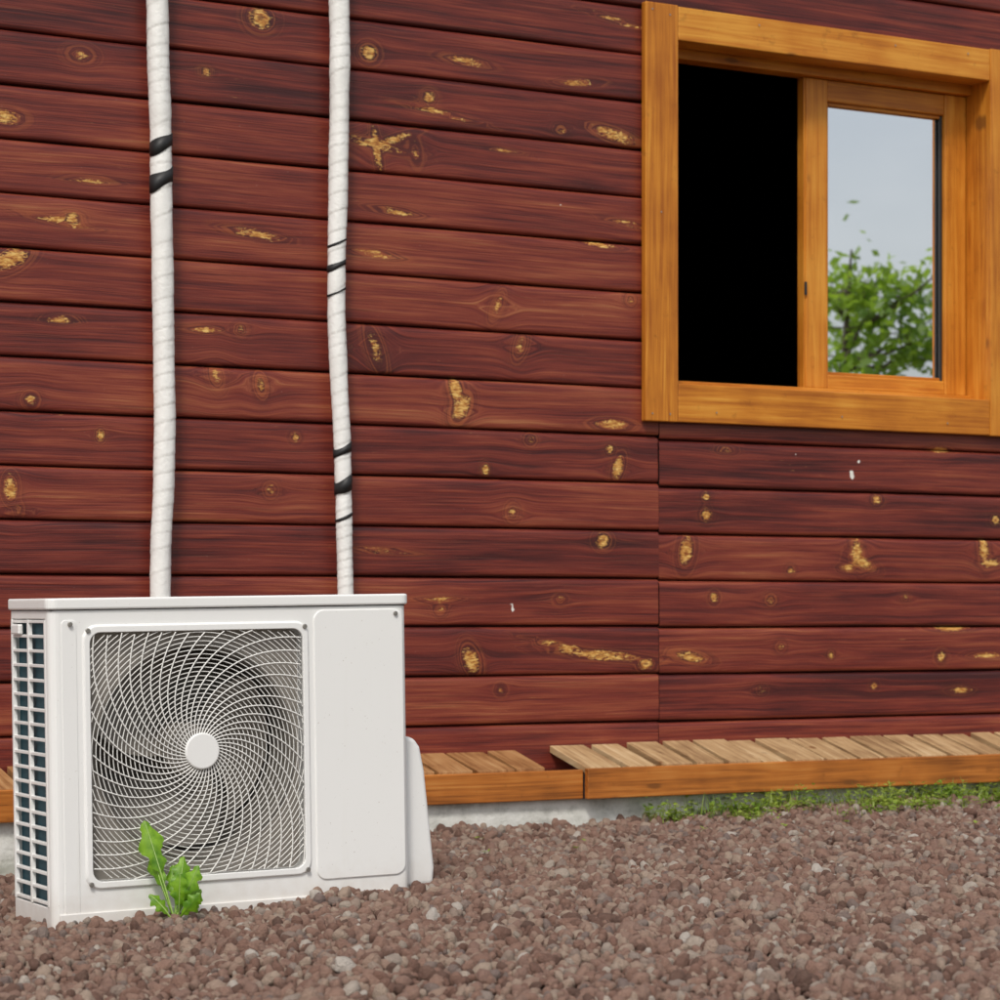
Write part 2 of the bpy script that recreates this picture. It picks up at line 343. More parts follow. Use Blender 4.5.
# carcass
M_back=plain('dark_sheathing',(.03,.009,.008),.9)
box('sheathing_left',-3,3.86,.02,.13,-.1,3.5,M_back,house)
box('sheathing_right',5.13,9,.02,.13,-.1,3.5,M_back,house)
box('sheathing_below',3.86,5.13,.0205,.129,-.1,1.245,M_back,house)
box('sheathing_above',3.86,5.13,.0205,.129,2.265,3.5,M_back,house)
box('back_wall',-3,9,4.2,4.33,-.1,3.5,M_back,house)
box('end_wall_west',-3.13,-3.0,.0,4.33,-.1,3.5,M_back,house)
box('end_wall_east',9.0,9.13,.0,4.33,-.1,3.5,M_back,house)
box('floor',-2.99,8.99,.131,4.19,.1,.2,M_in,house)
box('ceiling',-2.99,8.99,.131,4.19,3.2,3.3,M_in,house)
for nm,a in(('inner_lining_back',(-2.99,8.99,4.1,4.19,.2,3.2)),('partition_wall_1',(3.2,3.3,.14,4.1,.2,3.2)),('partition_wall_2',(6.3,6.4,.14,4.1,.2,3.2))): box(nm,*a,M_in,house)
# roof
ov=.45
rv=[(-3.5,-ov,3.42),(9.5,-ov,3.42),(9.5,2.1,4.9),(-3.5,2.1,4.9),(9.5,4.33+ov,3.42),(-3.5,4.33+ov,3.42)]
rv2=[(x,y,z+.1) for x,y,z in rv]
mesh_obj('roof',rv+rv2,[(0,3,2,1),(3,5,4,2),(6,7,8,9),(9,8,10,11),(0,1,7,6),(4,5,11,10),(0,6,9,3),(3,9,11,5),(1,2,8,7),(2,4,10,8)],M_roof,house)
mesh_obj('gables',[(-3.1,0,3.5),(-3.1,4.3,3.5),(-3.1,2.1,4.85),(9.1,0,3.5),(9.1,4.3,3.5),(9.1,2.1,4.85)],[(0,1,2),(3,5,4)],M_back,house)
# window
win=bpy.data.objects.new('window',None); link(win,house)
XL0,XL1,XR0,XR1=3.8075,3.919,5.070,5.183; Z0,Z1,Z2,Z3=1.148,1.259,2.251,2.348
box('trim_left',XL0,XL1,-.032,-.008,Z0,Z3+.003,M_pineZ,win,.003)
box('trim_right',XR0,XR1,-.032,-.008,Z0-.001,Z3+.003,M_pineZ,win,.003)
box('trim_top',XL1+.001,XR0-.001,-.030,-.008,Z2,Z3,M_pineX,win,.003)
box('trim_bottom',XL1+.001,XR0-.001,-.030,-.008,Z0+.001,Z1,M_pineX,win,.003)
box('jamb_left',XL1-.03,XL1-.002,-.008,.15,Z1-.03,Z2+.03,M_pineZ,win)
box('jamb_right',XR0+.002,XR0+.03,-.008,.15,Z1-.03,Z2+.03,M_pineZ,win,.001)
box('head',XL1-.002,XR0+.002,-.008,.15,Z2+.002,Z2+.03,M_pineX,win)
box('sill',XL1-.002,XR0+.002,-.008,.15,Z1-.03,Z1-.002,M_pineX,win)
box('head_stop',XL1-.002,XR0+.002,.062,.12,2.222,Z2+.002,M_pineX,win,.002)
box('sill_stop',XL1-.002,XR0+.002,.062,.12,Z1-.002,1.278,M_pineX,win,.002)
sx0,sx1,sz0,sz1=4.453,5.069,1.279,2.221; gx0,gx1,gz0,gz1=4.535,4.985,1.323,2.155
box('sash_stile_left',sx0,gx0,.085,.125,sz0,sz1,M_pineZ,win,.004)
box('sash_stile_right',gx1,sx1,.085,.125,sz0,sz1,M_pineZ,win,.004)
box('sash_rail_top',gx0,gx1,.087,.123,gz1,sz1,M_pineX,win,.004)
box('sash_rail_bottom',gx0,gx1,.087,.123,sz0,gz0,M_pineX,win,.004)
for nm,a in(('bead_left',(gx0,gx0+.01,gz0,gz1)),('bead_right',(gx1-.010,gx1,gz0,gz1)),('bead_top',(gx0+.01,gx1-.01,gz1-.010,gz1)),('bead_bottom',(gx0+.01,gx1-.01,gz0,gz0+.010))):
    box(nm,a[0],a[1],.098,.108,a[2],a[3],M_pineZ if 'left' in nm else (M_seal if nm=='bead_right' else M_pineX),win,.002)
box('glass',gx0,gx1,.112,.116,gz0,gz1,M_glass,win)
box('latch',sx0-.007,sx0+.001,.080,.0845,1.56,1.60,M_seal,win,.001)
box('sliding_rail',sx0-.006,sx0,.09,.12,sz0,sz1,M_pineZ,win)
NV=[];NF=[]
for (nx_,nz_) in [(3.83,1.17),(3.89,1.17),(3.83,2.33),(3.89,2.32),(3.86,1.75),(4.05,1.18),(4.5,1.185),(4.9,1.18),(4.2,2.325),(4.7,2.32),(4.98,2.325)]:
    o0=len(NV); NV+=[(nx_+.0028*math.cos(2*math.pi*k/8),-.0335,nz_+.0028*math.sin(2*math.pi*k/8)) for k in range(8)]; NF.append(tuple(range(o0,o0+8)))
mesh_obj('nail_heads',NV,NF,M_screw,win)
# plinth + ledge
box('plinth',-3,9,-.165,.0,-.4,.088,M_conc,house,.004)
box('ledge_fascia_right',3.51,7.2,-.21,-.190,.086,.170,M_fascia,house,.003)
box('ledge_fascia_left',-1.5,3.508,-.188,-.170,.086,.166,M_fascia,house,.003)
box('ledge_fascia_infill',3.51,7.2,-.189,-.166,.086,.155,M_seal,house)
x=3.512; i=0
def lb(x,w,yf,zf,zb,mat,i):
    th=.02; dz=random.uniform(-.003,.003); sk=random.uniform(-.005,.005); yf+=random.uniform(-.004,.006)
    v=[(x,yf,zf+dz),(x+w,yf,zf+dz),(x+w+sk,-.002,zb+dz),(x+sk,-.002,zb+dz)]
    v+=[(a,b,c-th) for a,b,c in v]
    o=mesh_obj('ledge_board_%02d'%i,v,[(0,1,2,3),(7,6,5,4),(0,4,5,1),(1,5,6,2),(2,6,7,3),(3,7,4,0)],mat,house); add_bev(o,.002)
while x<7.1:
    w=random.uniform(.075,.115); lb(x,w,-.197,.175,.226,M_deck,i); x+=w+random.uniform(.012,.026); i+=1
x=-1.4
while x<3.4:
    w=min(random.uniform(.08,.12),3.506-x); lb(x,w,-.176,.172,.212,M_deckL,i); x+=w+random.uniform(.008,.018); i+=1

# ------------------------------------------------------------------ ground
def hgt(X,Y):
    D=Y+6.11
    f=np.interp(X,[1,1.55,2.3,3.5,6],[-.028,-.014,.030,.036,.04]); g=np.interp(X,[1.5,1.85,3.05,5],[-.07,-.055,0,.048])
    t=np.clip((D-4.6)/1.33,0,1); t=t*t*(3-2*t)
    h=f*(1-t)+g*t
    h=h+.007*np.sin(X*5.3+1)*np.sin(Y*6.1)+.004*np.sin(X*13+Y*9)+.003*np.sin(X*23-Y*17+2)
    fade=np.clip((np.maximum(np.abs(X-3)-5,0))/3,0,1)
    return h*(1-fade)
gx=np.concatenate([-np.geomspace(300,3.2,14),np.arange(-3,10,.06),np.geomspace(10.2,300,14)])
gy_=np.concatenate([-np.geomspace(300,7.3,14),np.arange(-7,.2,.06),np.geomspace(.4,300,14)])
GX,GY=np.meshgrid(gx,gy_); GZ=hgt(GX,np.clip(GY,-7,0))-.006
GZ=np.where(GY>.25,-.15,GZ)
ground=grid_obj('ground',np.stack([GX,GY,GZ],-1),M_ground)

# stones (instanced)
scol=bpy.data.collections.new('gravel_stones')
for i in range(8):
    bm=bmesh.new(); bmesh.ops.create_icosphere(bm,subdivisions=3 if i<3 else 2,radius=1)
    so=Vector((i*13.1,i*7.7,3)); sc=Vector((random.uniform(.9,1.3),random.uniform(.75,1.0),random.uniform(.6,.85)))
    for v in bm.verts:
        p=v.co.copy(); k=1+.30*mnoise.noise(p*1.1+so)+.12*mnoise.noise(p*2.6+so)+.06*mnoise.noise(p*6+so)
        v.co=Vector((p.x*sc.x,p.y*sc.y,p.z*sc.z))*k
    for f in bm.faces: f.smooth=True
    me=bpy.data.meshes.new('stone'); bm.to_mesh(me); bm.free(); me.materials.append(M_stone)
    o=bpy.data.objects.new('stone_%d'%i,me); scol.objects.link(o)
sp=.0138
xs=np.arange(-.2,7.0,sp); ys=np.arange(-3.9,-.155,sp)
PX,PY=np.meshgrid(xs,ys); PX=PX.ravel()+rng.uniform(-.6,.6,PX.size)*sp; PY=PY.ravel()+rng.uniform(-.6,.6,PY.size)*sp
D=PY+6.11
keep=(PX>D*.26-.10)&(PX<D*.92+.20)
keep&=~((PX>1.60)&(PX<2.27)&(PY>-1.46)&(PY<-1.29))
PX,PY=PX[keep],PY[keep]
S=np.clip(rng.lognormal(math.log(.0082),.32,PX.size),.0045,.0185)
PZ=hgt(PX,PY)+rng.uniform(-.004,.005,PX.size)+(S-.008)*.5
me=bpy.data.meshes.new('gravel'); me.vertices.add(PX.size); me.vertices.foreach_set('co',np.stack([PX,PY,PZ],-1).astype(np.float32).ravel())
a=me.attributes.new('ssize','FLOAT','POINT'); a.data.foreach_set('value',S.astype(np.float32)); me.update()
gravel=link(bpy.data.objects.new('gravel',me))
ng=bpy.data.node_groups.new('gravel_instances','GeometryNodeTree')
ng.interface.new_socket('Geometry',in_out='INPUT',socket_type='NodeSocketGeometry'); ng.interface.new_socket('Geometry',in_out='OUTPUT',socket_type='NodeSocketGeometry')
N=ng.nodes; L=ng.links
gi=N.new('NodeGroupInput'); go=N.new('NodeGroupOutput'); mp=N.new('GeometryNodeMeshToPoints'); iop=N.new('GeometryNodeInstanceOnPoints'); ci=N.new('GeometryNodeCollectionInfo')
ci.inputs['Collection'].default_value=scol; ci.inputs['Separate Children'].default_value=True; ci.inputs['Reset Children'].default_value=True
rv_=N.new('FunctionNodeRandomValue'); rv_.data_type='FLOAT_VECTOR'; rv_.inputs[0].default_value=(0,0,0); rv_.inputs[1].default_value=(6.28,6.28,6.28)
na=N.new('GeometryNodeInputNamedAttribute'); na.data_type='FLOAT'; na.inputs['Name'].default_value='ssize'
L.new(gi.outputs[0],mp.inputs[0]); L.new(mp.outputs[0],iop.inputs['Points']); L.new(ci.outputs[0],iop.inputs['Instance']); iop.inputs['Pick Instance'].default_value=True
L.new(rv_.outputs[0],iop.inputs['Rotation']); L.new(na.outputs[0],iop.inputs['Scale']); L.new(iop.outputs[0],go.inputs[0])
md=gravel.modifiers.new('instances','NODES'); md.node_group=ng

# ------------------------------------------------------------------ pipes
def smooth_path(pts,step=.004):
    P=np.array(pts,float); d=np.r_[0,np.cumsum(np.linalg.norm(np.diff(P,axis=0),axis=1))]
    n=int(d[-1]/step); t=np.linspace(0,d[-1],n); Q=np.stack([np.interp(t,d,P[:,i]) for i in range(P.shape[1])],-1)
    k=np.hanning(33); k/=k.sum()
    for i in range(P.shape[1]):
        q=np.pad(Q[:,i],16,mode='edge'); Q[:,i]=np.convolve(q,k,'valid')
    return Q
def pipe(name,pts,pitch,bands,tilt,seed):
    root=empty(name)
    Q=smooth_path(pts); Q[:,3]*=.93; seg=36; ph=np.linspace(0,2*math.pi,seg,endpoint=False)
    s=np.r_[0,np.cumsum(np.linalg.norm(np.diff(Q[:,:3],axis=0),axis=1))]
    rr_=np.random.default_rng(seed); wob=np.interp(s,np.linspace(0,s[-1],90),rr_.normal(0,1,90))
    wob2=np.interp(s,np.linspace(0,s[-1],60),rr_.uniform(0,1,60)); wob3=np.interp(s,np.linspace(0,s[-1],28),rr_.normal(0,1,28))
    rad=[];fold=[]
    for i in range(len(Q)):
        w=((s[i]+.008*wob[i]+.035*wob3[i])/pitch - ph/(2*math.pi))%1
        rad.append(Q[i,3]*(1+.018*wob[i]+.014*np.sin(3*ph+s[i]*11)+.010*np.sin(5*ph-s[i]*31))+ .0010*w - .0008*wob2[i]*np.exp(-(w/.08)**2))
        fold.append(np.exp(-(w/.06)**2)*(.1+.9*wob2[i]))
    R=tube(name,Q[:,:3],rad,M_pipe,seg=seg)
    o=grid_obj('pipe_wrap',R,M_pipe,root,closed=True)
    at=o.data.attributes.new('fold','FLOAT','POINT'); at.data.foreach_set('value',np.array(fold,dtype=np.float32).ravel())
    for j,(zc,hh) in enumerate(bands):
        i=int(np.argmin(np.abs(Q[:,2]-zc)+ (Q[:,1]<-.2)*9)); cx,cy=Q[i,0],Q[i,1]
        r=max(np.max(rad[k]) for k in range(i-8,i+9))+.0008
        vv=[]
        for q in (0,1,2,3):
            zo=(-hh/2,-hh/2,hh/2,hh/2)[q]; r2=r-(.003 if q in(0,3) else 0)
            vv.append([(cx+r2*math.cos(p),cy+r2*math.sin(p),zc+zo*(1+.18*math.sin(2*p+j))+tilt*r*math.cos(p)) for p in ph])
        grid_obj('black_tape_%d'%j,np.array(vv),M_black,root,closed=True)
    return root
pipe('insulated_pipe',[(2.31,-.05,3.4,.031),(2.314,-.05,2.6,.031),(2.317,-.05,2.173,.031),(2.319,-.05,2.019,.030),(2.327,-.05,1.839,.029),(2.328,-.05,1.659,.0295),(2.332,-.05,1.428,.030),(2.335,-.05,1.274,.029),(2.338,-.05,1.094,.0295),(2.334,-.05,.914,.0285),(2.327,-.05,.785,.028),(2.325,-.05,.657,.028),(2.33,-.06,.3,.027),(2.33,-.14,.10,.027),(2.32,-.5,.05,.027),(2.3,-1.1,.10,.027),(2.27,-1.26,.2,.027)],.046,[(1.803,.036),(1.713,.040)],.5,1)
pipe('insulated_pipe.001',[(2.83,-.05,3.4,.029),(2.832,-.05,2.6,.029),(2.832,-.05,2.234,.029),(2.834,-.05,2.10,.0285),(2.832,-.05,1.887,.028),(2.829,-.05,1.70,.027),(2.824,-.05,1.54,.025),(2.824,-.05,1.38,.0255),(2.832,-.05,1.219,.025),(2.841,-.05,1.059,.024),(2.845,-.05,.899,.023),(2.851,-.05,.659,.022),(2.85,-.06,.3,.022),(2.8,-.16,.08,.022),(2.6,-.6,.05,.022),(2.36,-1.0,.10,.022),(2.2,-1.26,.2,.022)],.042,[(1.585,.006),(1.525,.016),(1.454,.005),(1.033,.022),(.939,.036),(.854,.008)],.45,2)

# ------------------------------------------------------------------ AC unit
ac=empty('air_conditioner_outdoor_unit',(1.549,-1.51,-.004)); ac.rotation_euler=(0,math.radians(-.9),0)
W,H,DP=.764,.630,.25
def prism(p,y0,y1):
    n=len(p); v=[(x,y0,z) for x,z in p]+[(x,y1,z) for x,z in p]
    f=[tuple(range(n)),tuple(range(2*n-1,n-1,-1))]+[(i,n+i,n+(i+1)%n,(i+1)%n) for i in range(n)]
    return v,f
GCX,GCZ,GW,GH=.303,.3225,.448,.481
FC=(.3055,.326); FR=.207
body=box('casing',0,W,0,DP,-.016,H-.024,M_ac,ac)
bm=bmesh.new(); bm.from_mesh(body.data)
bmesh.ops.bevel(bm,geom=[e for e in bm.edges if abs(e.verts[0].co.z-e.verts[1].co.z)>.1],offset=.018,segments=5,affect='EDGES',profile=.5)
bm.to_mesh(body.data); bm.free()
cut=[]
def cutter(p,y0,y1):
    v,f=prism(p,y0,y1); o=mesh_obj('cut',v,f,M_ac); fixn(o); o.parent=ac; cut.append(o)
    m=body.modifiers.new('c','BOOLEAN'); m.object=o; m.operation='DIFFERENCE'; m.solver='EXACT'
cutter(rr(GCX,GCZ,GW,GH,.022),-.02,.026)
cutter([(FC[0]+FR*math.cos(a),FC[1]+FR*math.sin(a)) for a in np.linspace(0,2*math.pi,72,endpoint=False)],.01,.19)
v=[(x,y,z) for x in(-.02,.035) for y in(.026,.232) for z in(.035,.590)]
o=mesh_obj('cut',v,[(0,1,3,2),(4,6,7,5),(0,4,5,1),(2,3,7,6),(0,2,6,4),(1,5,7,3)],M_ac); fixn(o); o.parent=ac; cut.append(o)
m=body.modifiers.new('c','BOOLEAN'); m.object=o; m.operation='DIFFERENCE'; m.solver='EXACT'
bpy.context.view_layer.update()
dg=bpy.context.evaluated_depsgraph_get(); nm=bpy.data.meshes.new_from_object(body.evaluated_get(dg)); body.modifiers.clear(); body.data=nm
for o in cut: bpy.data.objects.remove(o,do_unlink=True)
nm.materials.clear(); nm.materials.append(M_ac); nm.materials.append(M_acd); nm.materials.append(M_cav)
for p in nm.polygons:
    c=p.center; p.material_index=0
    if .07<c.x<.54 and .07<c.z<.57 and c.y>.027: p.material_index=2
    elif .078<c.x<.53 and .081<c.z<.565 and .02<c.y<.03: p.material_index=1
add_bev(body,.0015,2)
# bell mouth ring round the fan opening
P=np.zeros((10,96,3))
for i in range(10):
    t=i/9; rr0=FR+.004-.010*math.sin(t*math.pi*.5); yy=.021+.03*t-.006*math.sin(t*math.pi)
    for j in range(96):
        an=2*math.pi*j/96; P[i,j]=(FC[0]+rr0*math.cos(an),yy,FC[1]+rr0*math.sin(an))
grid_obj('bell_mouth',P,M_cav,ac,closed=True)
# lid
lid=box('top_cover',-.005,W+.005,-.006,DP+.004,H-.022,H,M_ac,ac)
bm=bmesh.new(); bm.from_mesh(lid.data)
bmesh.ops.bevel(bm,geom=[e for e in bm.edges if abs(e.verts[0].co.z-e.verts[1].co.z)>.01],offset=.020,segments=5,affect='EDGES',profile=.5)
bm.to_mesh(lid.data); bm.free(); add_bev(lid,.004,3)
# border ring
a=rr(GCX,GCZ,GW+.030,GH+.032,.030); b=rr(GCX,GCZ,GW,GH,.022); n=len(a)
c=rr(GCX,GCZ,GW+.022,GH+.024,.027)
vv=[(x,.001,z) for x,z in a]+[(x,-.005,z) for x,z in c]+[(x,-.005,z) for x,z in b]+[(x,.0255,z) for x,z in b]
ff=[]
for k in range(3):
    for i in range(n): j=(i+1)%n; ff.append((k*n+i,k*n+j,(k+1)*n+j,(k+1)*n+i))
o=mesh_obj('grille_border',vv,ff,M_ac,ac); fixn(o); add_bev(o,.0015)
rr_plate('service_panel',.652,.327,.200,.545,.022,-.003,.001,M_ac,ac,.0022)
rr_plate('corner_panel',.0385,.30,.030,.575,.008,-.0012,.001,M_ac,ac,.0008)
box('base_pan_lip',.012,W-.012,-.004,.001,-.016,.024,M_ac,ac,.0015)
box('lid_gap',.004,W-.004,.0035,DP-.004,H-.0245,H-.0215,M_seal,ac)
# fan
def disc(name,cx,cz,r,y0,y1,mat,bev=.002,n=40):
    v,f=prism([(cx+r*math.cos(t),cz+r*math.sin(t)) for t in np.linspace(0,2*math.pi,n,endpoint=False)],y0,y1)
    o=mesh_obj(name,v,f,mat,ac); fixn(o); add_bev(o,bev); return o
disc('fan_hub',FC[0],FC[1],.052,.065,.16,M_fan,.006)
for b_ in range(3):
    a0=b_*2*math.pi/3+.5; P=np.zeros((14,12,3))
    for i in range(14):
        r=.045+(.195-.045)*i/13; span=1.45+.30*i/13; lag=-.55*(i/13)**1.4
        for j in range(12):
            t=j/11; an=a0+lag+span*(t-.5)
            P[i,j]=(FC[0]+r*math.cos(an),.115-.045*(t-.5)*2+.012*math.sin(t*3.1),FC[1]+r*math.sin(an))
    grid_obj('fan_blade_%d'%b_,P,M_fan,ac)
# guard wires
def in_sq(x,z): return abs(x-GCX)<GW/2-.001 and abs(z-GCZ)<GH/2-.001
def wires(name,paths,rad):
    cu=bpy.data.curves.new(name,'CURVE'); cu.dimensions='3D'; cu.bevel_depth=rad; cu.bevel_resolution=1; cu.materials.append(M_wire)
    for pts in paths:
        if len(pts)<2: continue
        sp_=cu.splines.new('POLY'); sp_.points.add(len(pts)-1)
        sp_.points.foreach_set('co',np.array([(x,y,z,1) for x,y,z in pts],dtype=np.float32).ravel())
    o=bpy.data.objects.new(name,cu); link(o,ac); return o
def gyy(r): return -.005+.004*min(1,(r/.3))**2
rings=[]
for k in range(1,32):
    r=.036+k*.0086; cur=[]
    for t in np.linspace(0,2*math.pi,181):
        x=FC[0]+r*math.cos(t); z=FC[1]+r*math.sin(t)
        if in_sq(x,z): cur.append((x,gyy(r)+.0014,z))
        else:
            if cur: rings.append(cur)
            cur=[]
    if cur: rings.append(cur)
wires('guard_rings',rings,.00095)
sps=[]
NS=44
for k in range(NS):
    a0=2*math.pi*k/NS; cur=[]
    for r in np.linspace(.034,.34,90):
        q=(r-.034)/.2
        an=a0-1.05*q**.80
        x=FC[0]+r*math.cos(an); z=FC[1]+r*math.sin(an)
        if not in_sq(x,z): break
        cur.append((x,gyy(r)-.0008,z))
    sps.append(cur)
wires('guard_spirals',sps,.0013)
disc('guard_badge',FC[0],FC[1],.036,-.012,-.004,M_ac,.003)
for sx in(GCX-GW/2-.004,GCX+GW/2+.004):
    for sz in(GCZ-GH/2-.004,GCZ+GH/2+.004): disc('screw',sx,sz,.005,-.008,-.004,M_screw,.001,12)
for sx,sz in((.04,.008),(.30,.006),(.56,.007),(.735,.010),(.735,.590),(.04,.580)): disc('screw',sx,sz,.0045,-.0075,-.001,M_screw,.001,12)
# side coil + louvre
box('coil',.014,.034,.028,.230,.037,.588,M_coil,ac)
for j,yy in enumerate((.024,.126,.226)): box('louvre_post_%d'%j,-.001,.008,yy,yy+.009,.036,.589,M_ac,ac,.001)
for j in range(20):
    zc=.042+j*.0286; box('louvre_bar_%02d'%j,.000,.009,.028,.230,zc-.003,zc+.003,M_ac,ac,.001)
box('carry_handle',-.008,.002,.165,.215,.560,.580,M_ac,ac,.003)
# valve cover
pr=[(.0,.04),(.078,.04),(.082,.075),(.074,.16),(.062,.28),(.052,.330),(.038,.350),(.0,.358)]
v=[(W-.002+x,.045,z-.02) for x,z in pr]+[(W-.002+x,.22,z-.02) for x,z in pr]; n=len(pr)
o=mesh_obj('valve_cover',v,[tuple(range(n)),tuple(range(2*n-1,n-1,-1))]+[(i,n+i,n+(i+1)%n,(i+1)%n) for i in range(n)],M_ac,ac); fixn(o); add_bev(o,.010,4)
box('cable_grommet',.40,.47,DP-.005,DP+.02,.10,.16,M_seal,ac,.004)
for fx in(.10,.62): box('foot_%d'%int(fx*100),fx,fx+.06,.0,DP+.02,-.05,-.016,M_screw,ac,.003)

# ------------------------------------------------------------------ dandelion
def leaf(base,az,el,Ln,wd,curl,seedv,pet=.35,lobes=4,roll=0):
    rr_=random.Random(seedv); n=44; d=Vector((math.cos(az)*math.cos(el),math.sin(az)*math.cos(el),math.sin(el))); p=Vector(base)
    view=Vector((.35,.85,-.25)).normalized(); side=d.cross(view).normalized(); side=(Matrix.Rotation(roll,3,d)@side)
    rows=[]; bend=side.copy()
    for i in range(n):
        t=i/(n-1)
        if t<pet: w=.0022; wl=wr=w
        else:
            q=(t-pet)/(1-pet); w=wd*(math.sin(math.pi*min(1,q**.85*.97+.03))**.62)*(.75+.45*q if q<.8 else 1.1)
            wl=w*(.78+.22*math.sin(q*lobes*6.28+rr_.random()*.8)); wr=w*(.78+.22*math.sin(q*lobes*6.28+1.3+rr_.random()*.8))
        up=side.cross(d).normalized(); ru=math.sin(i*.9+seedv)*.10
        rows.append([p-side*wl+up*wl*(.36+ru),p-side*wl*.5+up*wl*.06,p,p+side*wr*.5+up*wr*.06,p+side*wr+up*wr*(.36-ru)])
        p=p+d*(Ln/n); R=Matrix.Rotation(curl/n,3,side); d=(R@d).normalized()
    return rows
V=[];F=[];MI=[]
bx,by,bz=1.768,-1.585,float(hgt(np.array(1.768),np.array(-1.585)))+.002
specs=[(2.80,1.30,.210,.028,.35,1,.50,2,.1),(3.0,1.15,.155,.023,.6,2,.5,2,-.4),(.1,1.35,.135,.021,.5,3,.4,3,.2),(.3,1.05,.105,.019,.7,4,.35,3,-.3),(-.4,.85,.085,.019,.9,5,.3,3,.3),(-1.9,1.1,.100,.021,.7,6,.35,3,0),(3.5,.95,.075,.016,.9,7,.3,3,.4),(-.9,1.2,.120,.020,.5,8,.4,3,-.2),(.0,.6,.065,.016,.8,9,.25,3,.3),(-1.3,.7,.080,.018,.8,10,.3,3,.1),(1.5,1.3,.12,.02,.4,11,.4,3,0),(-.3,1.25,.100,.018,.8,12,.35,3,.5)]
for (az,el,Ln,wd,cu,sd,pt,lo,ro) in specs:
    rows=leaf((bx+random.uniform(-.006,.006),by+random.uniform(-.006,.006),bz),az,el,Ln,wd,cu,sd,pt,lo,ro)
    o0=len(V)
    for r in rows: V+= [tuple(q) for q in r]
    for i in range(len(rows)-1):
        for j in range(4): F.append((o0+i*5+j,o0+i*5+j+1,o0+(i+1)*5+j+1,o0+(i+1)*5+j)); MI.append(0)
    o1=len(V)
    for i,r in enumerate(rows):
        w=.0010*(1-i/len(rows))+.0003; c=r[2]; V+=[(c.x-w,c.y-.0012,c.z),(c.x+w,c.y-.0012,c.z+w)]
    for i in range(len(rows)-1): F.append((o1+2*i,o1+2*i+1,o1+2*i+3,o1+2*i+2)); MI.append(1)
mesh_obj('dandelion_plant',V,F,[M_dand,M_rib],None,True,MI)

# ------------------------------------------------------------------ grass strip
V=[];F=[]
def blade(x,y,z,h,w,az,lean):
    o0=len(V); dx,dy=math.cos(az),math.sin(az)
    for i in range(4):
        t=i/3; k=w*(1-t**1.5)+.0002; l=lean*t*t*h; zz=z+h*(t-.25*abs(lean)*t*t)
        V.append((x+dx*l-dy*k,y+dy*l+dx*k,zz)); V.append((x+dx*l+dy*k,y+dy*l-dx*k,zz))
    for i in range(3): F.append((o0+2*i,o0+2*i+1,o0+2*i+3,o0+2*i+2))
def clover(x,y,z,h):
    az=random.uniform(0,6.28)
    blade(x,y,z,h,.0009,az,.4)
    for k in range(random.randint(3,6)):
        a=az+k*1.6+random.uniform(-.3,.3); r=random.uniform(.007,.019); zc=z+h*random.uniform(.4,1); cx=x+random.uniform(-.006,.006)
        d=Vector((math.cos(a),math.sin(a),random.uniform(-.2,.6)))*r; s_=Vector((-math.sin(a),math.cos(a),random.uniform(-.3,.3)))*r*.45
        o0=len(V); c=Vector((cx,y,zc)); V.extend([tuple(c),tuple(c+d*.55+s_),tuple(c+d),tuple(c+d*.55-s_)]); F.append((o0,o0+1,o0+2,o0+3))
cl=[(3.70+3.4*random.random()**.85,random.uniform(-.48,-.19),random.uniform(.015,.085)) for _ in range(88)]
for cx,cy,cr in cl:
    for _ in range(int(16+cr*480)):
        x=random.gauss(cx,cr); y=min(-.17,random.gauss(cy,cr*.5))
        if x<3.66: continue
        z=float(hgt(np.array(x),np.array(y)))+.007; near=1.45 if cy>-.30 else .75
        if random.random()<.5: blade(x,y,z,random.uniform(.012,.055)*near,random.uniform(.0009,.0022),random.uniform(0,6.28),random.uniform(.2,1.1))
        else: clover(x,y,z,random.uniform(.008,.045)*near)
for _ in range(90):
    x=random.uniform(2.6,6.5); y=random.uniform(-1.2,-.2); z=float(hgt(np.array(x),np.array(y)))+.006
    if random.random()<.5: clover(x,y,z,random.uniform(.006,.014))
mesh_obj('grass',V,F,M_grass,None,True)

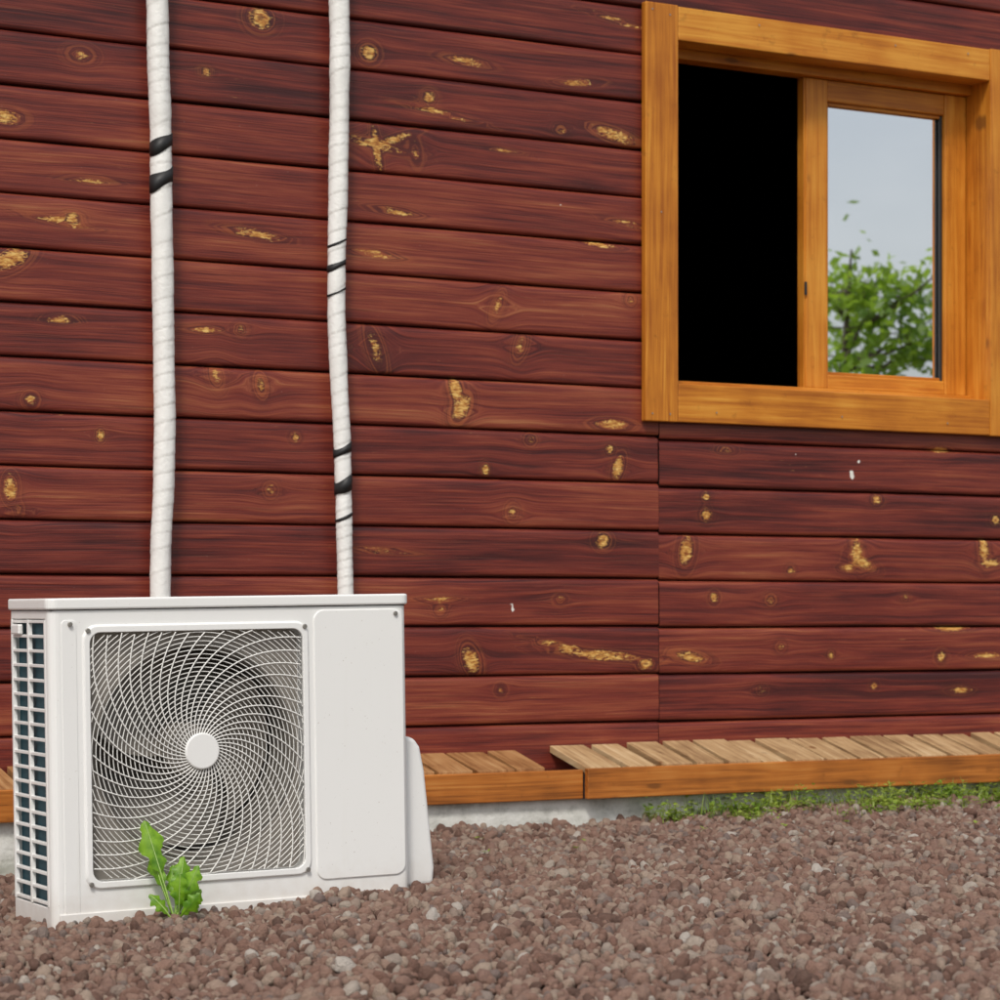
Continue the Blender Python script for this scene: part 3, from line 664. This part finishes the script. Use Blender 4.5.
# ------------------------------------------------------------------ trees (behind the camera; seen mirrored in the pane)
def tree(name,loc,ht,cr,nlimb,nleaf,ls,seed,skew=(0,0),tmin=.3):
    R=random.Random(seed); rg=np.random.default_rng(seed); Vl=[];Ql=[];mi=[];o=0
    def add(R_,m):
        nonlocal o
        n,k,_=R_.shape; idx=np.arange(n*k).reshape(n,k)+o; idx=np.concatenate([idx,idx[:,:1]],1)
        q=np.stack([idx[:-1,:-1],idx[:-1,1:],idx[1:,1:],idx[1:,:-1]],-1).reshape(-1,4); Vl.append(R_.reshape(-1,3)); Ql.append(q); mi.extend([m]*len(q)); o+=n*k
    lx,ly=loc; tp=[(lx,ly,-.1),(lx+.03,ly,ht*.25),(lx-.04,ly+.03,ht*.5),(lx+skew[0]*.5,ly,ht*.75),(lx+skew[0],ly,ht*.97)]
    add(tube('t',tp,[ht*.022,ht*.018,ht*.013,ht*.008,ht*.002],None,seg=8),0)
    tips=[]
    for i in range(nlimb):
        t=R.uniform(tmin,.94); b=np.array([np.interp(t*4,range(5),[p[j] for p in tp]) for j in range(3)])
        az=R.uniform(0,6.28); Ln=cr*R.uniform(.5,1.15)*(1.25-.65*t); up=R.uniform(.15,.7)
        e=b+np.array([math.cos(az)*Ln,math.sin(az)*Ln,Ln*up]); md_=(b+e)/2+np.array([0,0,-.05*Ln])
        add(tube('l',[b,md_,e],[ht*.007,ht*.004,ht*.0012],None,seg=5),0)
        for s in (0.45,.7,.85,1.0): tips.append((b+(e-b)*s,cr*R.uniform(.07,.16)))
        for _ in range(3):
            bb=b+(e-b)*R.uniform(.4,.9); ee=bb+np.array([R.uniform(-1,1),R.uniform(-1,1),R.uniform(-.2,.7)])*cr*.35
            add(tube('l',[bb,(bb+ee)/2,ee],[ht*.002,ht*.0015,ht*.0007],None,seg=4),0); tips.append((ee,cr*R.uniform(.06,.13)))
    for hz in (.84,.9,.96): tips.append((np.array([lx+skew[0],ly,ht*hz]),cr*.2))
    ii=rg.integers(0,len(tips),nleaf); c=np.array([tips[i][0] for i in ii]); rad=np.array([tips[i][1] for i in ii])
    p=c+rg.normal(0,1,(nleaf,3))*rad[:,None]*.75
    d=rg.normal(0,1,(nleaf,3)); d[:,2]-=.3; d/=np.linalg.norm(d,axis=1)[:,None]; s_=np.cross(d,rg.normal(0,1,(nleaf,3))); s_/=np.linalg.norm(s_,axis=1)[:,None]
    L_=ls*rg.uniform(.6,1.3,nleaf)[:,None]
    VV=np.stack([p,p+d*L_*.5+s_*L_*.27,p+d*L_,p+d*L_*.5-s_*L_*.27],1).reshape(-1,3)
    q=np.arange(nleaf*4).reshape(-1,4)+o; Vl.append(VV);Ql.append(q); mi.extend([1]*nleaf)
    return np_mesh(name,np.concatenate(Vl),np.concatenate(Ql),[M_bark,M_tree],smooth=False,midx=mi)
tree('tree',(9.85,-7.0),3.08,.95,27,2900,.085,3,(.10,0),.42)
tree('tree.001',(24,-30),7.0,2.6,40,7000,.25,5)
tree('tree.002',(-9,-22),8.0,3.0,40,7000,.28,8)

# ------------------------------------------------------------------ light
el=math.radians(50); azv=(-.62,-.78)
w=bpy.data.worlds.new('World'); scene.world=w; w.use_nodes=True; wn=w.node_tree
sky=wn.nodes.new('ShaderNodeTexSky'); sky.sky_type='NISHITA'; sky.sun_disc=False; sky.sun_elevation=el; sky.sun_rotation=math.atan2(azv[0],azv[1]); sky.air_density=1.0; sky.dust_density=4.0; sky.ozone_density=1.0
hs=wn.nodes.new('ShaderNodeHueSaturation'); hs.inputs['Saturation'].default_value=.48
wn.links.new(sky.outputs[0],hs.inputs['Color'])
# thin high cloud
tc=wn.nodes.new('ShaderNodeTexCoord'); mpg=wn.nodes.new('ShaderNodeMapping'); mpg.inputs['Scale'].default_value=(1,1,2.6); nz=wn.nodes.new('ShaderNodeTexNoise'); nz.inputs['Scale'].default_value=3.2; nz.inputs['Detail'].default_value=6; nz.inputs['Roughness'].default_value=.55
mr=wn.nodes.new('ShaderNodeMapRange'); mr.inputs[1].default_value=.35; mr.inputs[2].default_value=.68; mr.inputs[3].default_value=.10; mr.inputs[4].default_value=.62
mxw=wn.nodes.new('ShaderNodeMix'); mxw.data_type='RGBA'; mxw.inputs[7].default_value=(5.0,5.15,5.25,1)
wn.links.new(tc.outputs['Generated'],mpg.inputs[0]); wn.links.new(mpg.outputs[0],nz.inputs['Vector']); wn.links.new(nz.outputs['Fac'],mr.inputs[0]); wn.links.new(mr.outputs[0],mxw.inputs[0]); wn.links.new(hs.outputs[0],mxw.inputs[6])
bg=wn.nodes['Background']; wn.links.new(mxw.outputs[2],bg.inputs[0]); bg.inputs[1].default_value=.145
su=bpy.data.lights.new('sun','SUN'); su.energy=2.0; su.angle=math.radians(11); su.color=(1,.955,.88)
so=link(bpy.data.objects.new('sun',su)); dv=Vector((azv[0]*math.cos(el),azv[1]*math.cos(el),math.sin(el))); so.rotation_euler=dv.to_track_quat('Z','Y').to_euler(); so.location=(0,-5,6)

# ------------------------------------------------------------------ camera
cd=bpy.data.cameras.new('camera'); cam=link(bpy.data.objects.new('camera',cd)); cam.location=(0,-6.11,.6); cam.rotation_euler=(math.radians(90),0,-math.radians(28.73))
cd.sensor_width=36; cd.lens=90; cd.shift_y=.112; cd.clip_end=1500; cd.clip_start=.05
cd.dof.use_dof=True; cd.dof.focus_distance=5.3; cd.dof.aperture_fstop=8
scene.camera=cam
scene.view_settings.view_transform='Standard'; scene.view_settings.look='None'; scene.view_settings.exposure=0
print('stones',PX.size)
